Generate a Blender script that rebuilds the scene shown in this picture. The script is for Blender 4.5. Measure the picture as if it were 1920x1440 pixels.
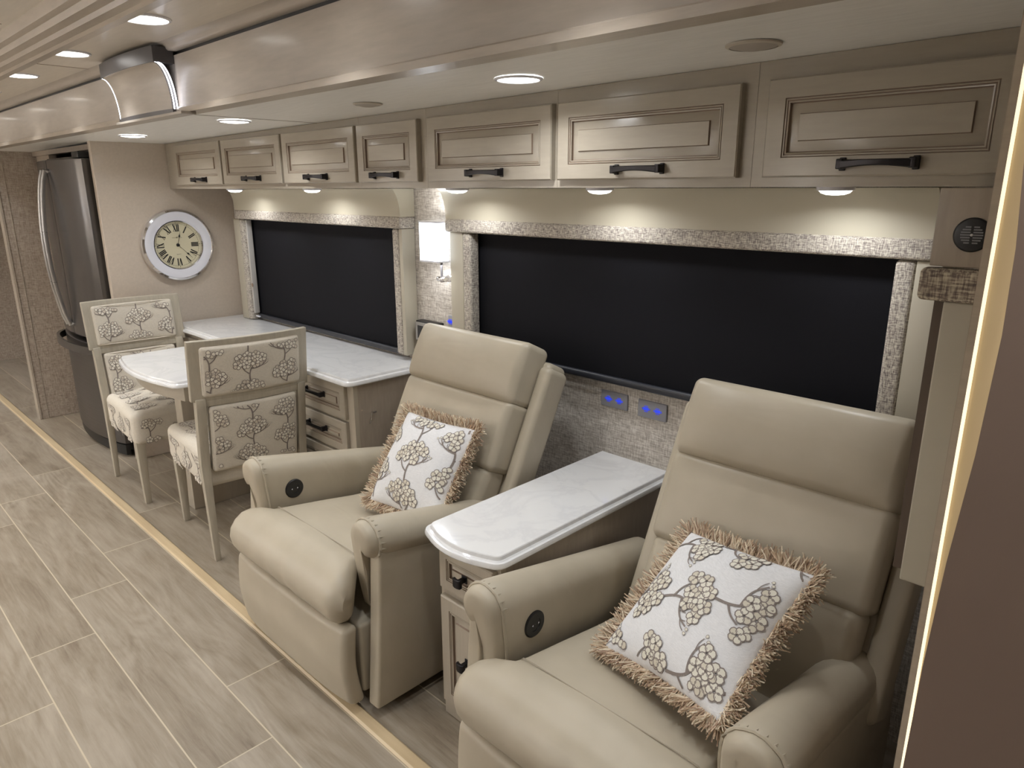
import bpy, math, random
from mathutils import Vector, Matrix
C = bpy.context.scene
for o in list(bpy.data.objects): bpy.data.objects.remove(o)
COL = C.collection
R = math.radians
PI = math.pi

# ------------------------------------------------------------ camera, world, exposure
def set_camera():
    yaw, pitch, roll = R(-44.5807), R(-15.4814), R(-0.1647)
    f = Vector((math.sin(yaw)*math.cos(pitch), math.cos(yaw)*math.cos(pitch), math.sin(pitch)))
    rt = Vector((math.cos(yaw), -math.sin(yaw), 0)); up = rt.cross(f)
    rt2 = rt*math.cos(roll) + up*math.sin(roll); up2 = -rt*math.sin(roll) + up*math.cos(roll)
    cam = bpy.data.cameras.new('camera'); cam.sensor_width = 36; cam.lens = 36*1326.85/1920
    cam.clip_start = 0.02
    o = bpy.data.objects.new('camera', cam); COL.objects.link(o)
    m = Matrix((rt2, up2, -f)).transposed().to_4x4(); m.translation = Vector((0, 0, 1.5))
    o.matrix_world = m
    C.camera = o
set_camera()
w = bpy.data.worlds.new('world'); C.world = w; w.use_nodes = True
w.node_tree.nodes['Background'].inputs[0].default_value = (0.9, 0.88, 0.85, 1)
w.node_tree.nodes['Background'].inputs[1].default_value = 0.05
C.view_settings.view_transform = 'Standard'; C.view_settings.look = 'None'
C.view_settings.gamma = 1; C.view_settings.use_curve_mapping = False
C.view_settings.exposure = 0.0

# lamp powers (watts), one place to tune
P_MAIN, P_SLIDE, P_UNDER, P_CEIL_FILL, P_WALL_FILL = 1.3, 1.8, 1.0, 1.5, 17.5  # room and wall powers feed unseen lamps added as fill
LAMP = (.955, .975, 1.0)

def lamp(name, loc, power, radius, parent=None, spread=150, color=LAMP, rot=(0, 0, 0)):
    l = bpy.data.lights.new(name, 'AREA'); l.shape = 'DISK'; l.size = radius*2
    l.energy = power; l.color = color; l.spread = R(spread)
    o = bpy.data.objects.new(name, l); COL.objects.link(o); o.location = loc; o.rotation_euler = rot
    if parent: o.parent = parent
    return o

# ------------------------------------------------------------ colour and materials
def lin(c):
    return tuple(((v/255)/12.92 if v <= 10.3 else (((v/255)+.055)/1.055)**2.4) for v in c) + (1,)

class NT:
    def __init__(s, name):
        s.m = bpy.data.materials.new(name); s.m.use_nodes = True
        s.t = s.m.node_tree; s.b = s.t.nodes['Principled BSDF']
    def n(s, typ, **kw):
        nd = s.t.nodes.new('ShaderNode'+typ)
        for k, v in kw.items(): setattr(nd, k, v)
        return nd
    def l(s, a, b): s.t.links.new(a, b)
    def sock(s, v, inp):
        if hasattr(v, 'is_linked') or hasattr(v, 'links'): s.l(v, inp)
        else: inp.default_value = v
    def math(s, op, a, b=0.0, c=None):
        nd = s.n('Math', operation=op)
        s.sock(a, nd.inputs[0]); s.sock(b, nd.inputs[1])
        if c is not None: s.sock(c, nd.inputs[2])
        return nd.outputs[0]
    def mix(s, fac, a, b):
        nd = s.n('Mix', data_type='RGBA')
        s.sock(fac, nd.inputs[0]); s.sock(a, nd.inputs[6]); s.sock(b, nd.inputs[7])
        return nd.outputs[2]
    def ramp(s, fac, stops, interp='LINEAR'):
        nd = s.n('ValToRGB'); cr = nd.color_ramp; cr.interpolation = interp
        while len(cr.elements) < len(stops): cr.elements.new(.5)
        for e, (p, c) in zip(cr.elements, stops): e.position = p; e.color = c
        s.l(fac, nd.inputs[0]); return nd.outputs[0]
    def pos(s, kind='Object'):
        return s.n('TexCoord').outputs[kind]
    def geo(s): return s.n('NewGeometry').outputs['Position']
    def mapping(s, vec, scale=(1, 1, 1), rot=(0, 0, 0), loc=(0, 0, 0)):
        nd = s.n('Mapping'); nd.inputs['Scale'].default_value = scale
        nd.inputs['Rotation'].default_value = rot; nd.inputs['Location'].default_value = loc
        s.l(vec, nd.inputs[0]); return nd.outputs[0]
    def noise(s, vec, scale, detail=3, rough=.5, dist=0):
        nd = s.n('TexNoise'); nd.inputs['Scale'].default_value = scale
        nd.inputs['Detail'].default_value = detail; nd.inputs['Roughness'].default_value = rough
        nd.inputs['Distortion'].default_value = dist
        s.l(vec, nd.inputs['Vector']); return nd.outputs['Fac']
    def bump(s, h, strength=.2, dist=.001, prev=None):
        nd = s.n('Bump'); nd.inputs['Strength'].default_value = strength
        nd.inputs['Distance'].default_value = dist; s.l(h, nd.inputs['Height'])
        if prev: s.l(prev, nd.inputs['Normal'])
        s.l(nd.outputs[0], s.b.inputs['Normal']); return nd.outputs[0]
    def col(s, c): s.sock(c, s.b.inputs['Base Color'])
    def rough(s, v): s.sock(v, s.b.inputs['Roughness'])
    def set(s, k, v): s.b.inputs[k].default_value = v

def plain(name, c, rough=.5, metal=0, emit=None, estr=0, coat=0, spec=None):
    t = NT(name); t.col(lin(c)); t.rough(rough); t.set('Metallic', metal)
    if emit: t.set('Emission Color', lin(emit)); t.set('Emission Strength', estr)
    if coat: t.set('Coat Weight', coat); t.set('Coat Roughness', .08)
    if spec is not None: t.set('Specular IOR Level', spec)
    return t.m

def painted_wood(name, c, rough=.3, var=.035, coat=.35, axis='X', bump=.12):
    t = NT(name)
    sc = {'X': (1.2, 9, 9), 'Z': (9, 9, 1.2), 'Y': (9, 1.2, 9)}[axis]
    v = t.mapping(t.geo(), scale=sc)
    n = t.noise(v, 9, 4, .6, .1)
    a = lin([k*(1-var) for k in c]); b = lin([min(255, k*(1+var)) for k in c])
    t.col(t.ramp(n, [(.3, a), (.7, b)])); t.rough(rough)
    t.set('Coat Weight', coat); t.set('Coat Roughness', .12)
    t.bump(n, bump, .0006)
    return t.m

M = {}
M['cab'] = painted_wood('taupe_cabinet_paint', (162, 153, 138), var=.02)
M['cabz'] = painted_wood('taupe_cabinet_paint_vertical', (174, 164, 148), axis='Z', var=.02)
M['cabside'] = painted_wood('taupe_laminate', (160, 148, 134), rough=.35, axis='Z', coat=.1)
M['glaze'] = plain('brown_glaze_line', (134, 116, 100), .5)
M['brown'] = plain('dark_gap_brown', (88, 74, 62), .6)
M['fascia'] = painted_wood('fascia_laminate', (176, 167, 156), rough=.38, coat=.12, var=.03, bump=.08)
M['trim'] = painted_wood('trim_laminate', (174, 163, 149), rough=.3, var=.04)
M['chairwood'] = painted_wood('chair_frame_paint', (172, 164, 148), rough=.4, axis='Z', coat=.1)
M['ceil'] = painted_wood('ceiling_panel', (214, 206, 194), rough=.42, var=.02, coat=.15, bump=.1)
M['ceils'] = painted_wood('slide_ceiling_panel', (244, 243, 239), rough=.4, var=.02, coat=.15, bump=.15)
M['wallp'] = painted_wood('end_wall_panel', (200, 187, 172), rough=.3, var=.02, coat=.25, bump=.05)
M['valance'] = plain('valance_vinyl', (188, 181, 162), .45)
M['surround'] = plain('window_surround_vinyl', (182, 175, 158), .45)
M['jamb'] = plain('jamb_vinyl', (196, 180, 150), .4)
M['darkpanel'] = plain('brown_panel', (128, 110, 98), .55)
M['pewter'] = plain('dark_grey_metal', (92, 90, 92), .35, .3)
M['bronze'] = plain('dark_bronze', (44, 42, 44), .32, .75)
M['chrome'] = plain('chrome', (225, 225, 228), .07, 1)
M['white'] = plain('white_plastic', (232, 232, 240), .25)
M['greyplastic'] = plain('grey_plastic', (128, 128, 130), .5)
M['plategrey'] = plain('outlet_grey', (150, 150, 156), .5)
M['discgrey'] = plain('speaker_cover', (176, 168, 158), .6)
M['discring'] = plain('speaker_ring', (196, 188, 174), .5)
M['lightgrey'] = plain('light_grey_plastic', (186, 182, 176), .5)
M['black'] = plain('black_plastic', (20, 20, 21), .4)
M['blackm'] = plain('black_satin_bar', (40, 42, 49), .4)
M['led'] = plain('led_white', (255, 255, 255), .4, 0, (244, 244, 255), 9)
M['edgeglow'] = plain('jamb_edge_glow', (255, 255, 255), .4, 0, (255, 236, 196), .95)  # glow for the bright jamb edge, not a lamp of its own
M['ledback'] = plain('led_warm_hidden', (255, 255, 255), .4, 0, (255, 240, 212), 5)
M['lens'] = plain('lamp_lens', (255, 255, 255), .4, 0, (255, 252, 246), 8)
M['shade'] = plain('lamp_shade', (245, 248, 255), .5, 0, (232, 242, 255), 3.2)
M['shade_fill'] = plain('fill_lamp_shade', (245, 248, 255), .5, 0, (240, 244, 255), 14)  # stronger shade for the added fill lamps only
M['blueled'] = plain('blue_led', (40, 60, 220), .4, 0, (50, 80, 255), .55)
M['steel_dark'] = None
def steel(name, c, rough, metal=.85):
    t = NT(name); v = t.mapping(t.pos(), scale=(.3, .3, 150))
    n = t.noise(v, 1, 1); t.col(lin(c)); t.set('Metallic', metal)
    t.rough(t.math('MULTIPLY_ADD', n, .12, rough-.06)); t.set('Anisotropic', .4)
    return t.m
M['steel_dark'] = steel('black_stainless', (106, 103, 101), .24, .75)
M['steel'] = steel('brushed_steel', (176, 174, 172), .3)
M['steel_lo'] = steel('dark_brushed_steel', (92, 88, 86), .32, .7)
M['blind'] = plain('blackout_fabric', (17, 17, 22), .8, spec=.2)
M['dial'] = plain('clock_dial', (214, 206, 176), .5)
M['ink'] = plain('black_ink', (18, 16, 16), .5)
M['inkgrey'] = plain('grey_ink', (120, 112, 92), .6)

def leather():
    t = NT('taupe_leather'); g = t.pos()
    n1 = t.noise(g, 9, 3, .5); n2 = t.noise(g, 420, 2, .6)
    t.col(t.ramp(n1, [(.3, lin((176, 166, 147))), (.7, lin((183, 173, 154)))]))
    t.rough(.42); t.set('Specular IOR Level', .42)
    b = t.bump(n2, .10, .0004)
    v = t.mapping(g, scale=(2.5, 9, 6), rot=(0, 0, .5))
    n3 = t.noise(v, 1.6, 2, .5, .6)
    t.bump(n3, .35, .006, b)
    return t.m
M['leather'] = leather()
M['seam'] = plain('leather_seam', (158, 148, 130), .6)

def quartz():
    t = NT('white_quartz'); g = t.geo()
    n = t.noise(g, 3.2, 6, .6, 1.6)
    v = t.ramp(n, [(.44, lin((226, 226, 226))), (.495, lin((219, 219, 220))), (.55, lin((227, 227, 227)))])
    t.col(v); t.rough(.12); t.set('Coat Weight', .3); return t.m
M['quartz'] = quartz()

def tweed(name, tones, sc=1.0, bump=.8):
    t = NT(name); g = t.geo()
    h = t.noise(t.mapping(g, scale=(40*sc, 40*sc, 330*sc)), 1, 2, .7)
    v = t.noise(t.mapping(g, scale=(330*sc, 330*sc, 40*sc)), 1, 2, .7)
    big = t.noise(g, 60*sc, 2, .6)
    s = t.math('ADD', h, v); s = t.math('MULTIPLY', s, .5)
    t.col(t.ramp(s, [(.38, lin(tones[0])), (.47, lin(tones[1])), (.53, lin(tones[2])), (.62, lin(tones[3]))]))
    t.rough(.9); t.set('Specular IOR Level', .15)
    t.bump(s, bump, .003); return t.m
M['tweed'] = tweed('tweed_fabric', [(112, 104, 102), (160, 150, 142), (196, 189, 176), (224, 218, 204)], 1.5)
M['tweedbig'] = tweed('coarse_tweed_fabric', [(104, 94, 90), (140, 128, 118), (178, 168, 150), (208, 200, 180)], .8)
M['wallpaper'] = tweed('woven_wallpaper', [(158, 150, 141), (186, 178, 168), (202, 195, 186), (222, 217, 208)], .8, .12)
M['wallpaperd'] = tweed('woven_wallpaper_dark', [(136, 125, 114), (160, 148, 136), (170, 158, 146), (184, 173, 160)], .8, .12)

def linen(name, c):
    t = NT(name); g = t.pos()
    h = t.noise(t.mapping(g, scale=(90, 90, 900)), 1, 2, .6)
    v = t.noise(t.mapping(g, scale=(900, 900, 90)), 1, 2, .6)
    s = t.math('MULTIPLY', t.math('ADD', h, v), .5)
    t.col(t.ramp(s, [(.35, lin([k*.95 for k in c])), (.65, lin([min(255, k*1.03) for k in c]))]))
    t.rough(.85); t.set('Specular IOR Level', .2); t.bump(s, .25, .0006); return t.m
M['linen'] = linen('cream_linen', (212, 204, 190))
M['pillowcloth'] = linen('white_linen', (226, 226, 227))
M['stem'] = plain('printed_stem', (132, 122, 116), .8)
M['petal'] = plain('printed_petal', (226, 220, 206), .8)
M['petal2'] = plain('printed_petal_tan', (206, 196, 180), .8)
M['ppetal'] = plain('printed_petal_cream', (222, 218, 204), .8)
M['ppetal2'] = plain('printed_petal_sand', (208, 201, 184), .8)
M['fr1'] = plain('fringe_tan', (204, 180, 154), .85)
M['fr2'] = plain('fringe_cream', (230, 216, 192), .85)
M['fr3'] = plain('fringe_brown', (168, 142, 122), .85)

def planks(name, y0, pitch, xj, shift, gain=1.0):
    t = NT(name); g = t.geo()
    sep = t.n('SeparateXYZ'); t.l(g, sep.inputs[0]); X, Y = sep.outputs[0], sep.outputs[1]
    ry = t.math('DIVIDE', t.math('SUBTRACT', Y, y0), pitch); row = t.math('FLOOR', ry); fy = t.math('FRACT', ry)
    rx = t.math('DIVIDE', t.math('SUBTRACT', X, t.math('MULTIPLY_ADD', row, shift, xj)), 1.2)
    idx = t.math('FLOOR', rx); fx = t.math('FRACT', rx)
    dy = t.math('MULTIPLY', t.math('MINIMUM', fy, t.math('SUBTRACT', 1, fy)), pitch)
    dx = t.math('MULTIPLY', t.math('MINIMUM', fx, t.math('SUBTRACT', 1, fx)), 1.2)
    d = t.math('MINIMUM', dx, dy)
    grout = t.math('LESS_THAN', d, .0021)
    comb = t.n('CombineXYZ'); t.l(row, comb.inputs[0]); t.l(idx, comb.inputs[1])
    wn = t.n('TexWhiteNoise', noise_dimensions='3D'); t.l(comb.outputs[0], wn.inputs['Vector'])
    sc = t.n('VectorMath', operation='SCALE'); t.l(wn.outputs['Color'], sc.inputs[0]); sc.inputs['Scale'].default_value = 30
    ad = t.n('VectorMath', operation='ADD'); t.l(g, ad.inputs[0]); t.l(sc.outputs[0], ad.inputs[1])
    big = t.noise(t.mapping(ad.outputs[0], scale=(1.8, 8, 1)), 1.0, 5, .62, 1.2)
    fine = t.noise(t.mapping(ad.outputs[0], scale=(4, 60, 1)), 1.0, 6, .75, .6)
    low = t.noise(t.mapping(ad.outputs[0], scale=(.9, 5.5, 1)), 1.0, 2, .5, .35)
    cont = t.math('MULTIPLY_ADD', t.math('SINE', t.math('MULTIPLY', low, 95)), .5, .5)
    fade = t.math('SUBTRACT', t.noise(t.mapping(ad.outputs[0], scale=(1.3, 4, 1)), 1.0, 1), .42)
    fade = t.math('MAXIMUM', fade, 0.0)
    s = t.math('ADD', t.math('MULTIPLY', big, .50), t.math('MULTIPLY', fine, .40))
    s = t.math('ADD', s, t.math('MULTIPLY', t.math('MULTIPLY', cont, fade), .30))
    s = t.math('ADD', s, t.math('MULTIPLY_ADD', wn.outputs['Value'], .09, -.03))
    k = gain*.97
    c = t.ramp(s, [(.28, lin((116*k, 102*k, 86*k))), (.42, lin((146*k, 134*k, 117*k))), (.52, lin((160*k, 149*k, 133*k))), (.66, lin((174*k, 163*k, 148*k)))])
    t.col(t.mix(grout, c, lin((192, 180, 158)))); t.rough(t.math('MULTIPLY_ADD', fine, .15, .33))
    t.bump(fine, .06, .0006)
    return t.m
M['planks'] = planks('plank_tile', .115, .1985, -2.261, -.2985)
M['planks2'] = planks('plank_tile_slide', .9395, .1975, -4.66, -.45, .98)
def lightwood():
    t = NT('light_wood_strip'); g = t.geo()
    n = t.noise(t.mapping(g, scale=(3, 60, 60)), 1, 3); t.col(t.ramp(n, [(.3, lin((192, 170, 136))), (.7, lin((204, 184, 150)))]))
    t.rough(.35); return t.m
M['strip'] = lightwood()

# ------------------------------------------------------------ mesh builder
class MB:
    def __init__(s): s.v = []; s.f = []; s.m = []
    def add(s, vs, fs, mat=0):
        b = len(s.v); s.v += [tuple(p) for p in vs]
        for f in fs: s.f.append([b+i for i in f]); s.m.append(mat)
        return s
    def box(s, x0, x1, y0, y1, z0, z1, mat=0, bev=0):
        if bev:
            return s.rbox(((x0+x1)/2, (y0+y1)/2, (z0+z1)/2), (x1-x0, y1-y0, z1-z0), bev, 2, (1, 1, 1), mat=mat)
        vs = [(x, y, z) for x in (x0, x1) for y in (y0, y1) for z in (z0, z1)]
        return s.add(vs, [(0, 1, 3, 2), (4, 6, 7, 5), (0, 4, 5, 1), (2, 3, 7, 6), (0, 2, 6, 4), (1, 5, 7, 3)], mat)
    def rbox(s, c, size, r, k=3, n=(4, 4, 4), fn=None, mat=0):
        h = [a/2 for a in size]; r = min(r, min(h)*.999)
        ax = []
        for i in range(3):
            fl = h[i]-r
            cor = [fl + r*math.tan(PI/4*j/k) for j in range(1, k+1)]
            mid = [-fl + 2*fl*j/n[i] for j in range(n[i]+1)]
            ax.append([-x for x in reversed(cor)] + mid + cor)
        idx = {}; vs = []; fs = []
        def vert(i, j, l):
            if (i, j, l) in idx: return idx[(i, j, l)]
            p = [ax[0][i], ax[1][j], ax[2][l]]
            q = [max(-(h[a]-r), min(h[a]-r, p[a])) for a in range(3)]
            d = Vector([p[a]-q[a] for a in range(3)])
            if d.length > 1e-9: d = d.normalized()*r
            P = Vector(q)+d
            P = Vector((P.x+c[0], P.y+c[1], P.z+c[2]))
            if fn: P = Vector(fn(P))
            idx[(i, j, l)] = len(vs); vs.append(P); return len(vs)-1
        N = [len(a)-1 for a in ax]
        for a in range(3):
            b, d = (a+1) % 3, (a+2) % 3
            for side in (0, N[a]):
                for p in range(N[b]):
                    for q in range(N[d]):
                        quad = []
                        for (u, v) in ((p, q), (p+1, q), (p+1, q+1), (p, q+1)):
                            t = [0, 0, 0]; t[a] = side; t[b] = u; t[d] = v
                            quad.append(vert(*t))
                        if side == 0: quad.reverse()
                        fs.append(quad)
        return s.add(vs, fs, mat)
    def prism(s, poly, axis, a, b, mat=0, caps=True, closed=True):
        # poly: list of 2D points in the two other axes (order of remaining axes x<y<z)
        def P(p, t):
            if axis == 'x': return (t, p[0], p[1])
            if axis == 'y': return (p[0], t, p[1])
            return (p[0], p[1], t)
        n = len(poly); vs = [P(p, a) for p in poly] + [P(p, b) for p in poly]
        fs = [(i, (i+1) % n, (i+1) % n+n, i+n) for i in range(n if closed else n-1)]
        if caps: fs += [tuple(range(n))[::-1], tuple(range(n, 2*n))]
        return s.add(vs, fs, mat)
    def rings(s, rings, mat=0, close=True, cap0=False, cap1=False):
        n = len(rings[0]); vs = [p for r in rings for p in r]; fs = []
        for i in range(len(rings)-1):
            for j in range(n if close else n-1):
                k = (j+1) % n; fs.append((i*n+j, i*n+k, (i+1)*n+k, (i+1)*n+j))
        if cap0: fs.append(tuple(range(n))[::-1])
        if cap1: fs.append(tuple(range((len(rings)-1)*n, len(rings)*n)))
        return s.add(vs, fs, mat)
    def tube(s, path, rad, n=8, mat=0, cap=True, closed=False, sx=1, sz=1):
        path = [Vector(p) for p in path]; rr = rad if isinstance(rad, (list, tuple)) else [rad]*len(path)
        rs = []; up = Vector((0, 0, 1)); L = len(path)
        for i, p in enumerate(path):
            if closed: t = path[(i+1) % L]-path[(i-1) % L]
            else: t = path[min(i+1, L-1)]-path[max(i-1, 0)]
            t.normalize(); u = up if abs(t.dot(up)) < .95 else Vector((0, 1, 0))
            a = t.cross(u).normalized(); b = a.cross(t).normalized()
            rs.append([p + a*math.cos(2*PI*j/n)*rr[i]*sx + b*math.sin(2*PI*j/n)*rr[i]*sz for j in range(n)])
        if closed: rs.append(rs[0]); cap = False
        return s.rings(rs, mat, True, cap, cap)
    def lathe(s, prof, c, axis='z', n=32, mat=0, mats=None):
        # prof: list of (radius, height along axis)
        rs = []
        for (r, h) in prof:
            ring = []
            for j in range(n):
                a = 2*PI*j/n; x, y = r*math.cos(a), r*math.sin(a)
                if axis == 'z': ring.append((c[0]+x, c[1]+y, c[2]+h))
                elif axis == 'x': ring.append((c[0]+h, c[1]+x, c[2]+y))
                else: ring.append((c[0]+x, c[1]+h, c[2]+y))
            rs.append(ring)
        for i in range(len(rs)-1):
            s.rings(rs[i:i+2], mats[i] if mats else mat)
        return s
    def build(s, name, mats, parent=None, smooth=35, off=(0, 0, 0), kind=None):
        if not isinstance(mats, (list, tuple)): mats = [mats]
        me = bpy.data.meshes.new(name)
        ox, oy, oz = off
        me.from_pydata([(p[0]-ox, p[1]-oy, p[2]-oz) for p in s.v], [], s.f)
        for m in mats: me.materials.append(m)
        me.polygons.foreach_set('material_index', s.m)
        me.update()
        import bmesh
        bm = bmesh.new(); bm.from_mesh(me)
        bmesh.ops.remove_doubles(bm, verts=bm.verts, dist=1e-6)
        if len(s.f) < 6000 and name not in NOFLIP: bmesh.ops.recalc_face_normals(bm, faces=bm.faces)
        bm.to_mesh(me); bm.free()
        if smooth:
            me.shade_smooth(); me.set_sharp_from_angle(angle=R(smooth))
        o = bpy.data.objects.new(name, me); COL.objects.link(o)
        if parent: o.parent = parent
        if kind: o['kind'] = kind
        return o
NOFLIP = set()

def tag(o, label=None, cat=None, group=None):
    if label: o['label'] = label
    if cat: o['category'] = cat
    if group: o['group'] = group
    return o
def thing(name, label, cat, loc=(0, 0, 0), group=None, rz=0):
    o = bpy.data.objects.new(name, None); COL.objects.link(o); o.location = loc; o.rotation_euler = (0, 0, rz)
    o.empty_display_size = .1
    return tag(o, label, cat, group)
def struct(name, mb, mats, label=None, smooth=35):
    o = mb.build(name, mats, None, smooth); o['kind'] = 'structure'
    if label: o['label'] = label
    return o
def copy_tree(o, parent=None):
    c = o.copy(); COL.objects.link(c); c.parent = parent
    for ch in list(o.children): copy_tree(ch, c)
    return c

# ------------------------------------------------------------ room shell
WX, WR, WY = -4.2, -.19, 1.92          # clock wall, right wall of the alcove, window wall
def sz(x): return 1.769 + .0076*x      # alcove ceiling height
mb = MB(); mb.box(-8.5, 1.6, -1.6, .912, -.05, 0)
struct('floor', mb, M['planks'], 'wood-look plank tile floor of the aisle')
mb = MB(); mb.box(-8.5, 1.6, .955, 2.0, -.05, 0)
struct('floor', mb, M['planks2'], 'wood-look plank tile floor under the furniture')
mb = MB(); mb.prism([(.912, -.05), (.912, .001), (.918, .006), (.949, .006), (.955, .001), (.955, -.05)], 'x', -8.5, 1.6)
struct('trim_1', mb, M['strip'], 'light wood strip between the two floor levels')
# window wall, clock wall, far walls
mb = MB(); mb.box(-5.6, WR+.05, WY, WY+.06, 0, 1.8)
struct('wall_back', mb, M['wallpaper'], 'woven wallpaper wall behind the recliners')
mb = MB(); mb.box(WX-.04, WX, 1.2, WY, 0, 1.76, 0, .004)
struct('wall_left', mb, M['wallp'], 'smooth beige panel wall that carries the clock')
mb = MB(); mb.box(-7.76, -7.70, -1.6, 2.0, 0, 1.95)
mb.box(-7.70, -7.68, 1.02, 1.12, 0, 1.74)
struct('wall_far', mb, [M['wallpaperd']], 'woven wallpaper wall at the end of the aisle')
mb = MB(); mb.box(-5.52, -5.46, 1.01, 1.30, 0, 1.735, 0, .003); mb.box(-5.525, -5.455, 1.0, 1.012, 0, 1.735, 1)
mb.box(-5.46, -5.457, 1.05, 1.053, 0, 1.735, 1)
mb.box(-5.52, -5.46, 1.30, WY, 0, 1.735)
struct('wall_divider', mb, [M['wallpaperd'], M['trim']], 'woven wallpaper partition left of the refrigerator')
mb = MB(); mb.box(-7.7, -5.52, WY, WY+.06, 0, 1.95)
struct('wall_back', mb, M['wallpaperd'])
mb = MB(); mb.box(WR, WR+.05, .95, WY, 0, 1.80)
struct('wall_right', mb, M['cabside'])
mb = MB(); mb.box(-8.5, 1.6, -1.66, -1.6, 0, 1.95)
struct('wall_front', mb, M['fascia'])
mb = MB(); mb.box(1.6, 1.66, -1.6, 2.0, 0, 1.95)
struct('wall_right', mb, M['cabside'])
# ceilings
mb = MB()
mb.add([(-5.5, .915, sz(-5.5)), (WR+.05, .915, sz(WR)), (WR+.05, WY+.06, sz(WR)), (-5.5, WY+.06, sz(-5.5)),
        (-5.5, .915, sz(-5.5)+.04), (WR+.05, .915, sz(WR)+.04), (WR+.05, WY+.06, sz(WR)+.04), (-5.5, WY+.06, sz(-5.5)+.04)],
       [(0, 1, 2, 3), (4, 7, 6, 5), (0, 4, 5, 1), (1, 5, 6, 2), (2, 6, 7, 3), (3, 7, 4, 0)])
for xs in (-2.62,): mb.box(xs-.001, xs+.001, .93, 1.57, sz(xs)-.0012, sz(xs)+.001, 1)
struct('ceiling', mb, [M['ceils'], M['glaze']], 'low pale ceiling of the seating alcove')
mb = MB(); mb.box(-7.7, -5.5, .915, WY+.06, 1.735, 1.78)
struct('ceiling', mb, M['ceils'])
ZC = 1.905
mb = MB(); mb.box(-8.5, 1.6, .655, .93, ZC, ZC+.05)
for xs in (-2.93, -.95, -4.9): mb.box(xs-.0012, xs+.0012, .66, .9, ZC-.001, ZC+.001, 1)
struct('ceiling', mb, [M['ceil'], M['glaze']], 'outer aisle ceiling band with recessed lights')
mb = MB(); mb.box(-8.5, 1.6, -1.6, .56, 1.93, 1.96)
mb.box(-8.5, 1.6, .30, .302, 1.9288, 1.931, 1)
for xs in (-2.45, -1.2, -3.7): mb.box(xs-.001, xs+.001, -.4, .53, 1.9288, 1.931, 1)
struct('ceiling', mb, [M['ceil'], M['glaze']], 'middle aisle ceiling panel')
# stepped beam moulding
mb = MB(); prof = [(.545, 1.93), (.552, 1.905), (.566, 1.900), (.570, 1.886), (.590, 1.882), (.594, 1.872), (.612, 1.868), (.618, 1.862),
                   (.640, 1.862), (.644, 1.868), (.648, 1.868), (.655, 1.882), (.668, 1.888), (.676, 1.905), (.676, 1.96), (.545, 1.96)]
mb.prism(prof, 'x', -8.5, 1.6)
struct('trim_2', mb, M['trim'], 'stepped ceiling moulding along the aisle', 20)
# fascia and its mouldings
mb = MB(); mb.box(-8.0, WR+.06, .91, .935, 1.722, 1.876)
struct('trim_3', mb, M['fascia'], 'glossy beige fascia above the alcove opening')
mb = MB(); mb.prism([(.899, 1.716), (.899, 1.731), (.902, 1.734), (.911, 1.734), (.95, 1.734), (.95, 1.716)], 'x', -8.0, WR+.06)
struct('trim_4', mb, M['trim'], 'thin edge strip along the bottom of the fascia')
mb = MB(); mb.prism([(.895, 1.887), (.8905, 1.890), (.887, 1.897), (.878, 1.903), (.860, ZC+.001), (.86, 1.93), (.93, 1.93), (.93, 1.887)], 'x', -8.2, 1.6)
struct('trim_5', mb, M['fascia'], 'small crown moulding over the fascia')
mb = MB(); mb.box(-8.0, 1.6, .918, .93, 1.87, 1.89)  # black strip drawn as the dark gap above the fascia
struct('dark_gap_strip', mb, M['black'])
# body wall right of the alcove with lit jamb
mb = MB(); mb.box(-.173, 1.6, .91, .97, 0, 1.95, 0, .003)
mb.box(-.1885, -.160, .945, .985, 0, 1.72, 1)
struct('wall_side', mb, [M['jamb'], M['trim']], 'pale jamb at the right end of the alcove')

# ------------------------------------------------------------ recessed lights
def ceiling_light(loc, label, power, group, rad=.052, spread=150):
    t = thing('ceiling_light', label, 'light', loc, group)
    m1 = MB(); m1.lathe([(rad+.008, 0.0), (rad+.007, -.003), (rad+.001, -.005), (rad, -.004)], (0, 0, 0))
    m1.build('trim_ring', M['white'], t)
    m2 = MB(); m2.lathe([(rad, -.003), (rad*.6, -.007), (rad*.2, -.009), (.0005, -.009)], (0, 0, 0))
    m2.build('lens', M['lens'], t)
    lamp('lamp', (0, 0, -.0125), power, rad*.8, t, spread=spread)
    return t
k = 0
first = None
main_x = [-.70+.0, -1.345, -1.987, -2.634, -3.251, -3.88, -4.51, -5.2, -6.0, -6.7, -7.3, .0, .65]  # far-left unseen ones are added to brighten the end of the aisle
for x in main_x:
    nm = {-1.987: 'round ceiling light nearest the camera on the warm ceiling band, above the fascia lamp',
          -2.634: 'middle of the three round ceiling lights on the warm ceiling band',
          -3.251: 'furthest left of the three round ceiling lights on the warm ceiling band'}.get(x, 'round ceiling light along the aisle, outside the photo')
    ceiling_light((x, .735, ZC), nm, P_MAIN, 'ceiling lights over the aisle', spread=95)
for x in (-7.0, -5.8, -4.5, -3.2, -1.9, -.6):  # unseen row added as fill light for the room
    ceiling_light((x, -.80, 1.93), 'unseen round ceiling light added as fill on the far side of the aisle', P_CEIL_FILL, 'added fill lights on the ceiling behind the camera')
for (x, y, lb) in ((-1.30, 1.345, 'lit round ceiling light in the alcove in front of the large window cabinets'),
                   (-2.74, 1.29, 'lit round ceiling light in the alcove in front of the small window cabinets'),
                   (-3.70, 1.245, 'lit round ceiling light closest to the beige clock wall')):
    ceiling_light((x, y, sz(x)-.001), lb, P_SLIDE, 'lit ceiling lights in the alcove')
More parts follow.
